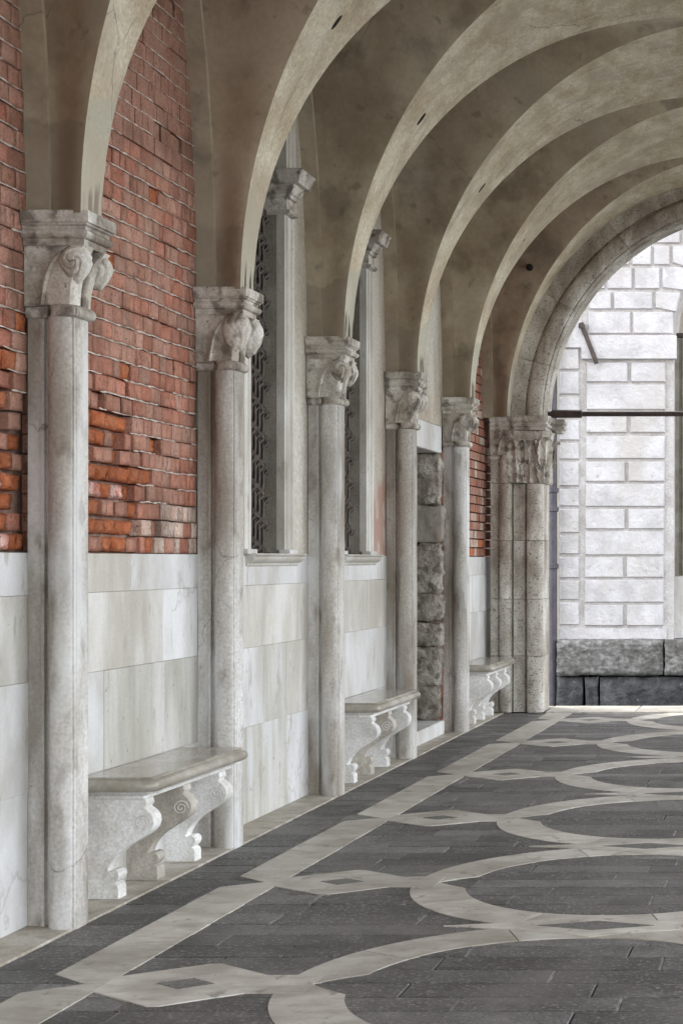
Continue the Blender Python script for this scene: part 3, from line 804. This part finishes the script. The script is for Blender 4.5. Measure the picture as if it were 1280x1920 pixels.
def brick_wall(parent, y0, y1, ztop, eroded, yrib, vis_y, limit, pale_side=None, single=True):
    """courses of headers; the ones in view are objects, the rest one mesh"""
    hidden = MB(); beads = MB(); joints = []
    z = 1.532; n = 0; front = WALL - .004
    while z < ztop:
        ch = .0815 + R.uniform(-.003, .003)
        y = y0 - R.uniform(0, .1)
        wav = lambda yy, zz: .006*noise.noise((yy*2.2, zz*3.1, 4)) + .0025*noise.noise((yy*9, zz*9, 1))
        while y < y1:
            w_ = R.choice((.07, .085, .1, .11, .115, .12, .125, .13, .14)) * R.uniform(.9, 1.06)
            ya, yb = max(y, y0), min(y + w_, y1)
            y += w_
            if yb - ya < .03: continue
            ym, zm = (ya+yb)/2, z + ch/2
            e = erosion(ym, zm, eroded) if eroded else 0
            r_ = R.random()
            if e > .42: kind = R.choice(('orange', 'orange', 'orange', 'salt', 'red', 'brown')) if zm < 1.95 else R.choice(('orange', 'orange', 'red', 'red'))
            elif e > .2: kind = R.choice(('orange', 'red', 'red', 'red', 'brown'))
            elif pale_side and zm < 1.80 and ym > pale_side: kind = R.choice(('pale', 'pale', 'dusty'))
            elif zm > 3.0: kind = R.choice(('dusty', 'dusty', 'brown', 'red'))
            else: kind = R.choice(('red', 'red', 'dusty', 'dusty', 'brown')) if zm < 2.5 else R.choice(('red', 'dusty', 'dusty', 'brown'))
            if pale_side and r_ < .012 and zm < 2: kind = 'orange'
            dep = R.uniform(-.002, .002) - (R.uniform(0, .034) if e > .42 else R.uniform(0, .012) if e > .2 else 0)
            if e > .3 and R.random() < .12: dep -= .03
            sx = VX + WALL*FPX/ym; sy_ = VY - (zm - EYE)*FPX/ym
            vis = single and ym > vis_y and sy_ > -12 and sx > -14 and sx + 16 > rib_edge_x(yrib, sy_) and n < limit
            gy = .005 if e < .3 else .012
            me = BR[kind][R.randrange(4)]
            loc = (front + dep, ym, zm + wav(ym, zm)); scl = (1, yb-ya-gy, ch-.005-(.01 if e > .42 else 0))
            if vis:
                b_ = link('brick', me, parent, loc, 0, scl); n += 1
                b_.rotation_euler = (R.uniform(-.02, .02)*(1+2*max(e,0)), 0, R.uniform(-.03, .03))
            else:
                hidden.box(loc[0]-.05, loc[0], loc[1]-scl[1]/2, loc[1]+scl[1]/2, loc[2]-scl[2]/2, loc[2]+scl[2]/2)
        # pale mortar bead on top of the course, missing where the bricks have crumbled
        yy = y0; seg = []
        while yy <= y1:
            zz = z + ch
            e = erosion(yy, zz, eroded) if eroded else 0
            gap = e > .45 or noise.noise((yy*2.5, zz*7, 9)) > .22 or (pale_side and zz < 1.72)
            if not gap:
                seg.append((front + .003 + .002*noise.noise((yy*12, zz, 2)), yy, zz + wav(yy, zz) + .005*noise.noise((yy*14, zz*5, 6))))
            if (gap or yy + .018 > y1) and len(seg) > 2:
                rad = [max(.001, .0034 + .0045*noise.noise((p[1]*26, p[2]*9, 0))) for p in seg]
                rad[0] = rad[-1] = .001
                beads.tube(seg, rad, 5); seg = []
            elif gap: seg = []
            yy += .018
        z += ch
    if hidden.v: stuff(link('brickwork', hidden.mesh('brickwork', M['brick_dusty'], smooth=False), parent))
    if beads.v: stuff(link('mortar_joint', beads.mesh('mortar_joint', M['mortar']), parent))
def core(parent, y0, y1, z0, z1, mat, x=WALL-.075, name='backing'):
    part(name, MB().box(x-.4, x, y0, y1, z0, z1), mat, parent)

Wt, Ww, Wg = 'marble_white', 'marble_warm', 'marble_grey'
# bay before the first column (its far edge shows at the left border)
t = thing('brick_wall', 'strip of crumbling brick wall above white marble, at the left picture edge', 'wall')
core(t, 4.9, 6.76, 0, 5.35, M['mortar_back'])
dado(t, 4.92, 6.75, [[(.5,Ww),(1,Wt)], [(.45,Wg),(1,Wt)], [(.6,Wt),(1,Ww)], [(1,Wt)]])
brick_wall(t, 5.0, 6.745, 5.0, 6.6, 4.6, 6.42, 150)
# bay with the near bench
t = thing('brick_wall', 'red brick wall crumbling to orange at its lower left, behind the near bench', 'wall')
core(t, 6.76, 8.636, 0, 5.35, M['mortar_back'])
y0, y1 = 6.78, 8.62
fr = lambda x: (3.18*3100/(1515-x) - y0)/(y1 - y0)
dado(t, y0, y1, [[(fr(250),Ww),(1,Wt)], [(fr(194.6),Wt),(fr(308),Wg),(1,Wg)], [(fr(232),Ww),(fr(306),Ww),(1,Wt)], [(fr(246),Ww),(1,Wt)]])
brick_wall(t, 6.80, 8.62, 5.1, 7.5, COLY[0], 7.2, 300, pale_side=7.75)

# plastered bays with the arched windows
def window(parent, ya, yb, zs, ze=3.55):
    """opening ya..yb; moulded jambs, imposts, archivolt, sill and an iron lattice set back in the reveal"""
    w_ = link('window', None, parent)
    F = WALL
    zt = 3.60
    for (s, ye) in ((-1, ya), (1, yb)):
        j = MB()
        prof = [(0,.0),(.012,.0),(.012,.03),(.02,.034),(.02,.05),(.012,.055),(.012,.12),(.024,.126),(.028,.14),(.024,.15),(0,.152)]
        rows = [[(F - .1 if False else F + a - .012, ye + s*b_, z) for a, b_ in prof] + [(F-.05, ye + s*.152, z), (F-.05, ye, z)] for z in (1.56, zt)]
        j.loft(rows)
        part('window_jamb', j, M['marble_warm'], w_)
        part('jamb_base', MB().box(F-.03, F+.034, min(ye-s*.004, ye+s*.16), max(ye-s*.004, ye+s*.16), 1.533, 1.562), M['marble_white'], w_)
        # reveal stone between jamb and lattice
        part('reveal', MB().box(F-.45, F-.048, min(ye, ye+s*.2), max(ye, ye+s*.2), 1.53, zt), M['reveal'], w_)
        # impost: small capital profile running round the jamb
        im = MB(); rows = []
        for dz, o in ((0,.0),(.012,.022),(.03,.022),(.034,.0),(.1,.0),(.105,.016),(.125,.018),(.13,.03),(.165,.05),(.18,.055),(.185,.085),(.235,.1),(.24,.095),(.262,.112),(.27,.105)):
            a_, b2 = (ye - s*o*.55, ye + s*(.152 + o*.6))
            rows.append([(F-.44, a_, zt+dz), (F+.014+o, a_, zt+dz), (F+.014+o, b2, zt+dz), (F-.44, b2, zt+dz)])
        im.loft(rows)
        part('impost', im, M['capital'], w_)
    yc, r_ = (ya+yb)/2, (yb-ya)/2
    za = zt + .275
    av = MB(); rows = []
    prof = [(0,-.05),(0,.012),(.03,.012),(.034,.022),(.055,.022),(.06,.012),(.10,.012),(.106,.026),(.13,.03),(.136,.0),(.136,-.05)]
    for i in range(25):
        a = pi*i/24
        rows.append([(F + d, yc + (r_+o)*cos(a), za + .28*(1 if 0 < i < 24 else 0) + (r_+o)*sin(a)) for o, d in prof])
    rows = [[(F+d, yc+(r_+o), za) for o, d in prof]] + rows[1:-1] + [[(F+d, yc-(r_+o), za) for o, d in prof]]
    av.loft(rows); part('archivolt', av, M['marble_warm'], w_)
    sill = MB(); rows = []
    for x, z in ((-.04,1.462),(.0,1.462),(.012,1.468),(.014,1.482),(.03,1.486),(.048,1.5),(.052,1.512),(.046,1.522),(.06,1.524),(.068,1.532),(.064,1.538),(-.04,1.538)):
        rows.append((F + x, z))
    sill.loft([[(x, yq, z) for x, z in rows] for yq in (ya - .1, yb + .235)])
    part('sill', sill, M['marble_warm'], w_)
    part('shade_sheet', MB().box(F-.2, F-.15, ya, yb, 1.53, 4.6), M['hole'], w_)  # near-black sheet added behind the lattice, painting the dark interior
    # lattice of paired bars that part and meet again at forged knuckles
    xg = F - .118; s_ = .072; p_ = .17; sub = 12
    for i in range(int((yb-ya)/s_) + 1):
        for sg in (-1, 1):
            pts = []; rad = []
            for q in range(int(2.6/p_)*sub + 1):
                u = q/sub + .5*(i % 2)*0 + .13*i; fr_ = u % 1.0
                lens = abs(sin(pi*fr_))**.8
                kn = max(0, 1 - min(fr_, 1-fr_)/.16)
                pts.append((xg + .03*kn*(1 if fr_ < .5 else .6) + .004*sg, ya + .02 + i*s_ + sg*.03*lens + .022*kn*(fr_ if fr_ < .5 else fr_-1)*3, 1.535 + (q/sub)*p_))
                rad.append(.0095 + .005*kn)
            part('lattice_bar', MB().tube(pts, rad, 6), M['iron'], w_)
    return w_
def plaster_wall(label, y0, y1, wy0, wy1, mat, rows):
    t = thing('plaster_wall', label, 'wall')
    x = WALL - .006
    hw = .0
    r_ = (wy1 - wy0)/2; yc = (wy0+wy1)/2; zt = 3.875
    # two uprights and the piece over the arch
    part('plaster', MB().box(x-.4, x, y0, wy0-.02, 1.53, 5.35), mat, t)
    part('plaster', MB().box(x-.4, x, wy1+.02, y1, 1.53, 5.35), mat, t)
    mb = MB(); rws = []
    for i in range(21):
        a = pi*i/20; yy = yc - (r_+.018)*cos(a); zz = zt + (.28 if 0 < i < 20 else .0) + (r_+.02)*sin(a)
        rws.append([(x-.4,yy,zz),(x,yy,zz),(x,yy,5.34),(x-.4,yy,5.34)])
    mb.loft(rws); part('plaster', mb, mat, t)
    part('backing', MB().box(WALL-.4, WALL-.03, y0, y1, 0, 1.5), M['mortar_back'], t)
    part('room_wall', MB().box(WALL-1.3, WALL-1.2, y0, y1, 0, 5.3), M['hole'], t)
    dado(t, y0, y1, rows)
    window(t, wy0, wy1, 0)
    return t
y0, y1 = 8.65, 10.525
fr = lambda x: (3.18*3100/(1515-x) - y0)/(y1 - y0)
plaster_wall('plastered wall with the nearer grilled window, over veined marble panels', y0, y1, 9.44, 10.04, M['plaster'],
             [[(fr(539),Wg),(1,Wt)], [(fr(495),Wt),(fr(537),Wg),(1,Ww)], [(fr(537),Ww),(1,Ww)], [(fr(556),Wt),(1,Wt)]])
y0, y1 = 10.55, 12.475
fr = lambda x: (3.18*3100/(1515-x) - y0)/(y1 - y0)
plaster_wall('plastered wall with the farther grilled window, red brick showing low beside it', y0, y1, 11.30, 11.90, M['plaster_peeling'],
             [[(.3,Ww),(.6,Wt),(1,Wt)], [(.35,Wg),(.75,Wt),(1,Wt)], [(.4,Wt),(fr(690),Ww),(1,Ww)], [(fr(692),Wt),(1,Wt)]])

# doorway bay with rough stone jambs
t = thing('doorway', 'walled doorway framed by rough stone blocks beside the fifth column', 'doorway')
F = WALL
part('plaster', MB().box(F-.5, F-.006, 12.5, 14.42, 2.66, 5.35), M['plaster'], t)
part('plaster', MB().box(F-.5, F-.006, 12.5, 13.05, 0, 2.655), M['plaster'], t)
part('backing', MB().box(F-.5, F-.02, 14.31, 14.42, 0, 2.655), M['mortar_back'], t)
part('lintel', chamfer_box(0,1,0,1,0,1,.01) and MB().loft([[(F-.45,12.9,z),(F+.015-o,12.9+o,z),(F+.015-o,14.27-o,z),(F-.45,14.27,z)] for z, o in ((2.42,.008),(2.428,0),(2.645,0),(2.653,.008))]), M['marble_white'], t)
ys = [851, 947, 1018, 1113, 1166, 1213, 1288, 1361]
zz = [EYE + (VY - v)*14.2/FPX for v in ys]; zz[0] = 2.418; zz[-1] = .12
def rough_block(x0, x1, y0, y1, z0, z1, seed, amt=.02, nx=6, nz_=6):
    """quarry-faced block: bulged and pitted faces, rounded arrises"""
    bm = bmesh.new(); bmesh.ops.create_cube(bm, size=1)
    bmesh.ops.subdivide_edges(bm, edges=bm.edges, cuts=nx, use_grid_fill=True)
    for v in bm.verts:
        c = v.co.copy()
        k = 1.0
        e = sorted(abs(a)*2 for a in c)
        rnd = .035*max(0, e[1]-.75)/.25 if e[2] > .99 else 0
        p = Vector((x0 + (c.x+.5)*(x1-x0), y0 + (c.y+.5)*(y1-y0), z0 + (c.z+.5)*(z1-z0)))
        mid = Vector(((x0+x1)/2, (y0+y1)/2, (z0+z1)/2))
        d = (p - mid); 
        nrm = Vector((c.x if abs(c.x) > .49 else 0, c.y if abs(c.y) > .49 else 0, c.z if abs(c.z) > .49 else 0))
        if nrm.length: nrm.normalize()
        p += nrm*(amt*.6*noise.noise(p*9 + Vector((seed, 0, 0))) + amt*.9*noise.noise(p*26) - rnd*.35)
        v.co = p
    me = bpy.data.meshes.new('block')
    for f in bm.faces: f.smooth = True
    bm.to_mesh(me); bm.free(); return me
for k in range(7):
    off = R.uniform(-.02, .02)
    me = rough_block(F-.48, F + .012 + (.02 if k == 1 else off*.5), 14.19 + off*.4, 14.335, zz[k+1]+.002, zz[k]-.002, k, .03, 9)
    me.materials.append(M['jamb'] if k != 1 else M['column'])
    link('jamb_stone', me, t)
for k in range(4):
    me = rough_block(F-.48, F+.01, 12.9, 13.06, .12+k*.575+.005, .12+(k+1)*.575-.005, k+20, .02); me.materials.append(M['jamb']); link('jamb_stone', me, t)
part('door_leaf', MB().box(F-.46, F-.40, 13.05, 14.2, .1, 2.42), M['wood'], t)
part('threshold', MB().loft([[(F-.44,13.0,z),(F+.05-o,13.0+o,z),(F+.05-o,14.22-o,z),(F-.44,14.22,z)] for z, o in ((0.007,0),(.112,0),(.12,.008))]), M['marble_white'], t)
for k in range(26):
    z0_ = .04 + k*.093
    part('brick', MB().box(F-.05, F-.006+R.uniform(-.01,.006), 14.34+R.uniform(-.012,.01), 14.42, z0_, z0_+.082), M[R.choice(('brick_red','brick_brown','brick_salt'))], t)

# last bay: brick over marble
t = thing('brick_wall', 'narrow pinkish brick wall above white marble, behind the farthest bench', 'wall')
core(t, 14.44, 16.95, 0, 5.35, M['mortar_back'])
dado(t, 14.5, 16.62, [[(.5,Ww),(1,Wt)], [(.5,Wt),(.8,Wt),(1,Ww)], [(.55,Wt),(1,Wt)], [(.75,Wt),(1,Wt)]])
z = 1.534; far = MB(); far2 = MB(); row = 0
mbs = {k: MB() for k in ('red', 'dusty', 'pale', 'orange')}
while z < 4.9:
    y = 14.5 - (row % 2)*.07
    while y < 16.6:
        w_ = R.choice((.125, .13, .25)); ya, yb = max(y, 14.5), min(y+w_, 16.62); y += w_
        if yb - ya < .03: continue
        k = R.choice(('dusty', 'dusty', 'pale', 'red')) if row > 1 else R.choice(('orange', 'red', 'pale'))
        d = R.uniform(-.006, .003)
        mbs[k].box(WALL-.06, WALL-.006+d, ya+.006, yb-.006, z+.006, z+.077)
    z += .0835; row += 1
for k, mb in mbs.items(): stuff(link('brickwork', mb.mesh('brickwork', M['brick_'+k], smooth=False), t))
# wall behind the viewer
t = thing('brick_wall', 'brick and marble wall continuing behind the viewer', 'wall')
core(t, -9.5, 4.88, 0, 5.35, M['brick_dusty'], WALL-.006)
# ------------------------------------------------------------------ benches
PROF = [(0,.447),(.268,.447),(.272,.425),(.262,.408),(.276,.398),(.292,.385),(.303,.365),(.306,.342),(.298,.318),(.282,.298),(.26,.282),(.23,.262),(.20,.245),(.165,.222),(.138,.198),(.118,.172),(.104,.146),(.099,.13),
        (.104,.127),(.118,.133),(.134,.132),(.146,.122),(.15,.106),(.145,.09),(.134,.08),(.128,.074),(.140,.066),(.146,.05),(.146,.007),(0,.007)]
def leg_mesh(mat):
    mb = MB()
    # outline swept across the thickness, edges eased
    c = (.13, .22)
    rows = []
    for yy, s in ((-.045,.985),(-.041,1.0),(.041,1.0),(.045,.985)):
        rows.append([((x if x == 0 else c[0]+(x-c[0])*s), yy, (c[1]+(z-c[1])*s if .01 < z < .44 else z)) for x, z in PROF])
    mb.loft(rows)
    return mb.mesh('leg', mat, angle=28)
LEGS = [leg_mesh(M['bench_leg']), leg_mesh(M['bench_leg_dark'])]
def volute_mesh():
    pts = []
    for k in range(40):
        a = k*.33; r_ = .036*(1 - k/44)
        pts.append((.255 + r_*cos(a), -.0455, .343 + r_*sin(a)))
    return MB().tube(pts, .0028, 5).mesh('volute', M['bench_leg'])
VOL = volute_mesh()
def bench(label, y0, y1, d, legs, dark):
    t = thing('stone_bench', label, 'bench', (WALL, (y0+y1)/2, 0), 'stone benches along the wall')
    hy = (y1-y0)/2
    def outline(o, z, rc):
        """plan outline inset by o, both front corners rounded"""
        pts = [(0.003, -hy+o)]
        for k in range(7):
            a = -pi/2 + (pi/2)*k/6; pts.append((d-o-rc + rc*cos(a), -hy+o+rc + rc*sin(a)))
        for k in range(7):
            a = (pi/2)*k/6; pts.append((d-o-rc + rc*cos(a), hy-o-rc + rc*sin(a)))
        pts.append((0.003, hy-o))
        return [(x, y, z) for x, y in pts]
    seat = MB(); rows = []
    for k in range(11):
        a = -pi/2 + pi*k/10
        rows.append(outline(.026*(1-cos(a))+.0, .511 + .027*sin(a), .05))
    rows.append(outline(.027, .546, .03)); rows.append(outline(.031, .549, .03))
    seat.loft(rows); part('seat', seat, M['bench_top'], t, angle=22)
    mo = MB(); rows = [outline(o, z, .012) for o, z in ((.075,.447),(.07,.449),(.07,.462),(.06,.466),(.052,.475),(.046,.4805),(.046,.483))]
    mo.loft(rows); part('seat_moulding', mo, M['bench_leg'], t, angle=25)
    for i, f in enumerate(legs):
        l = link('leg', LEGS[1 if i in dark else 0], t, (0, -hy + f*2*hy, 0))
        link('volute', VOL, l)
    return t
bench('polished stone wall bench on scrolled legs, nearest in the walk', 7.19, 8.43, .338, (.10, .455, .83), (1,))
bench('stone wall bench below the farther grilled window', 10.95, 12.17, .338, (.11, .46, .82), (1,))
bench('small far stone bench against the end pier', 14.93, 16.15, .338, (.11, .45, .80), ())

# ------------------------------------------------------------------ across the water: quay, building, pipe
QY = 24.0
def qz(y): return EYE + (VY - y)*QY/FPX
def qx(x): return (x - VX)*QY/FPX
t = thing('quay_wall', 'low quay of grey weathered stone blocks with a black waterline, beyond the end arch', 'quay wall', (0, QY, 0))
def soft_block(x0, x1, z0, z1, depth, seed, amt, mat, name, parent, proud=0):
    me = rough_block(x0, x1, proud*-1, depth, z0, z1, seed, amt); me.materials.append(mat)
    return link(name, me, parent)
xs = [qx(1041), qx(1244), qx(1460), qx(1690), qx(1900)]
for k in range(4): soft_block(xs[k]+.008, xs[k+1]-.008, qz(1268)+.01, qz(1200), .6, k, .03, M['quay'], 'quay_stone', t)
xs = [qx(1040), qx(1093), qx(1122), qx(1330), qx(1560), qx(1900)]
for k in range(5): soft_block(xs[k]+.01, xs[k+1]-.01, -1.4, qz(1270), .6, k+9, .03, M['quay_wet'], 'waterline_stone', t, -.04)
FY = 24.3
def fx(x): return (x - VX)*FY/FPX
def fz(y): return EYE + (VY - y)*FY/FPX
t = thing('stone_building', 'white rusticated stone building across the water, seen through the end arch', 'building', (0, FY, 0))
zb = fz(1200)
# wall sheet with its arched opening
ocx, orr, ozs = fx(1262) + 2.34, 2.34, fz(628)
hw = MB()
hw.box(fx(1046), ocx-orr-.02, .05, 1.0, zb-.05, 14)
hw.box(ocx+orr+.02, ocx+orr+5, .05, 1.0, zb-.05, 14)
part('wall', MB().box(fx(1046), ocx-orr-.0, .05, 1.0, zb-.05, ozs), M['istrian_joint'], t)
part('wall', MB().box(ocx+orr, ocx+orr+6, .05, 1.0, zb-.05, ozs), M['istrian_joint'], t)
aw = MB(); rws = []
for i in range(41):
    a = pi - pi*i/40
    x = ocx + orr*cos(a); z = ozs + orr*sin(a)
    rws.append([(x, .05, z+.001), (x, .05, 14), (x, 1.0, 14), (x, 1.0, z+.001)])
aw.loft(rws)
part('wall', aw, M['istrian_joint'], t)
part('wall', MB().box(fx(1046), ocx-orr-.0005, .05, 1.0, ozs+.001, 14), M['istrian_joint'], t)
part('wall', MB().box(ocx+orr+.0005, ocx+orr+6, .05, 1.0, ozs+.001, 14), M['istrian_joint'], t)
part('inner_wall', MB().box(fx(1046), ocx+6, 4.2, 4.6, 0, 13.9), M['upper'], t)
part('inner_ceiling', MB().box(fx(1046), ocx+6, 1.0, 4.2, 9.0, 9.3), M['upper'], t)
part('inner_pilaster', MB().loft([[(ocx-orr+a, b_, z) for a, b_ in ((-.05,.3),(.05,.3),(.06,.34),(.1,.34),(.11,.3),(.19,.3),(.2,.36),(.3,.36),(.3,.7),(-.05,.7))] for z in (fz(1080), ozs)]), M['reveal'], t)
part('inner_plinth', MB().box(ocx-orr-.05, ocx-orr+.6, .25, .72, zb-.05, fz(1081)), M['marble_white'], t)
def pillow(pts, y0=.05, out=.042, c=.022):
    """rusticated block from an outline in photograph pixels on the facade"""
    P = [(fx(x), fz(y)) for x, y in pts]
    cx = sum(p[0] for p in P)/len(P); cz = sum(p[1] for p in P)/len(P)
    def inset(d):
        o = []
        for p in P:
            dx, dz = p[0]-cx, p[1]-cz
            o.append((p[0] - math.copysign(min(d, abs(dx)), dx), p[1] - math.copysign(min(d, abs(dz)), dz)))
        return o
    rows = [[(p[0], y0, p[1]) for p in inset(.006)], [(p[0], y0-out*.55, p[1]) for p in inset(.012)], [(p[0], y0-out, p[1]) for p in inset(c)]]
    return part('stone_block', MB().loft(rows), M['istrian'], t, smooth=False)
def rect(x0, x1, y0, y1, **kw): return pillow([(x0,y0),(x1,y0),(x1,y1),(x0,y1)], **kw)
L0, L1 = 1098, 1248
for (a, b, s) in ((677,717,1179),(719,769,0),(771,812,1178),(816,861,0),(864,904,1174),(906,951,0),(953,993,1174),(995,1042,0),(1044,1084,1171),(1086,1131,0),(1133,1175,1171)):
    sk = (a-677)/498*6
    if s: rect(L0-sk*.8, s-2, a, b); rect(s+2, L1-sk*.7, a, b)
    else: rect(L0-sk*.8, L1-sk*.7, a, b)
for (a, b, s) in ((652,693,0),(696,740,0),(743,783,0),(786,826,0),(829,862,0),(865,912,1062),(916,950,0),(953,1000,0),(1003,1040,1065),(1044,1085,0),(1088,1126,0),(1129,1173,0)):
    rect(1047, 1086, a, b, out=.035)
rect(1046.5, 1250, 1177, 1200, out=.03, c=.012)
part('string_course', MB().loft([[(fx(1090),.05,z),(fx(1090),-.03+o,z),(fx(1268),-.03+o,z),(fx(1268),.05,z)] for z, o in ((fz(673),.01),(fz(672),0),(fz(630),0),(fz(629),.01))]), M['istrian'], t)
part('string_course', MB().box(fx(1047), fx(1089.5), -.004, .05, fz(651), fz(600)), M['istrian'], t)
# courses above the string course, cut by the arch stones
rect(1100, 1182, 583, 626); rect(1185, 1262, 583, 626)
for a, b in ((545,580), (500,542), (459,497), (420,456), (380,417), (340,377), (300,337)):
    rect(1047, 1098, a, b)
rect(1103, 1146, 545, 580); rect(1149, 1224, 545, 580)
pillow([(1227,545),(1276,547),(1268,585),(1227,578)])
rect(1103, 1134, 500, 542); rect(1137, 1185, 500, 542); rect(1188, 1237, 500, 542)
pillow([(1240,498),(1283,499),(1301,528),(1281,545),(1240,540)])
rect(1130, 1180, 459, 497); rect(1183, 1221, 459, 497); rect(1224, 1256, 459, 497)
pillow([(1259,458),(1310,458),(1328,486),(1306,508),(1259,493)])
rect(1170, 1211, 420, 456); rect(1214, 1275, 420, 456); pillow([(1278,420),(1350,420),(1352,452),(1330,480),(1278,452)])
for a, b in ((380,417),(340,377)):
    for q in range(4): rect(1103+q*70, 1170+q*70, a, b)
# iron wall anchor and the tie of the far arch
an = MB().tube([(fx(1090), -.06, fz(606)), (fx(1119), -.06, fz(682))], .036, 8)
part('wall_anchor', an, M['iron_rust'], t)
part('anchor_head', MB().box(fx(1086), fx(1096), -.11, .02, fz(616), fz(608)), M['iron_rust'], t)
part('far_tie_rod', MB().tube([(ocx-orr-.02, .5, fz(622)), (ocx-orr+.02, .5, fz(622)), (ocx+orr, .5, fz(622))], [.03, .055, .055], 8), M['iron_rust'], t)
# side wing, mostly hidden behind the end pier
t = thing('side_wing', 'shaded plain wing of the building across the water, left of the drainpipe', 'building', (0, FY, 0))
part('wall', MB().box(fx(1046)-7, fx(1046)+.5, 1.2, 2.0, -1.4, 13), M['upper'], t)
t = thing('drainpipe', 'dark vertical drainpipe in the gap beside the end pier', 'drainpipe', (fx(1038.5), FY - .1, 0))
part('pipe', MB().tube([(0,0,-1.2),(0,0,8.5)], .06, 12), M['pipe'], t)
for z in (fz(920), fz(955), fz(1062), fz(800)):
    part('collar', MB().tube([(0,0,z-.04),(0,0,z-.03),(0,0,z+.03),(0,0,z+.04)], [.06,.08,.08,.06], 12), M['pipe'], t)
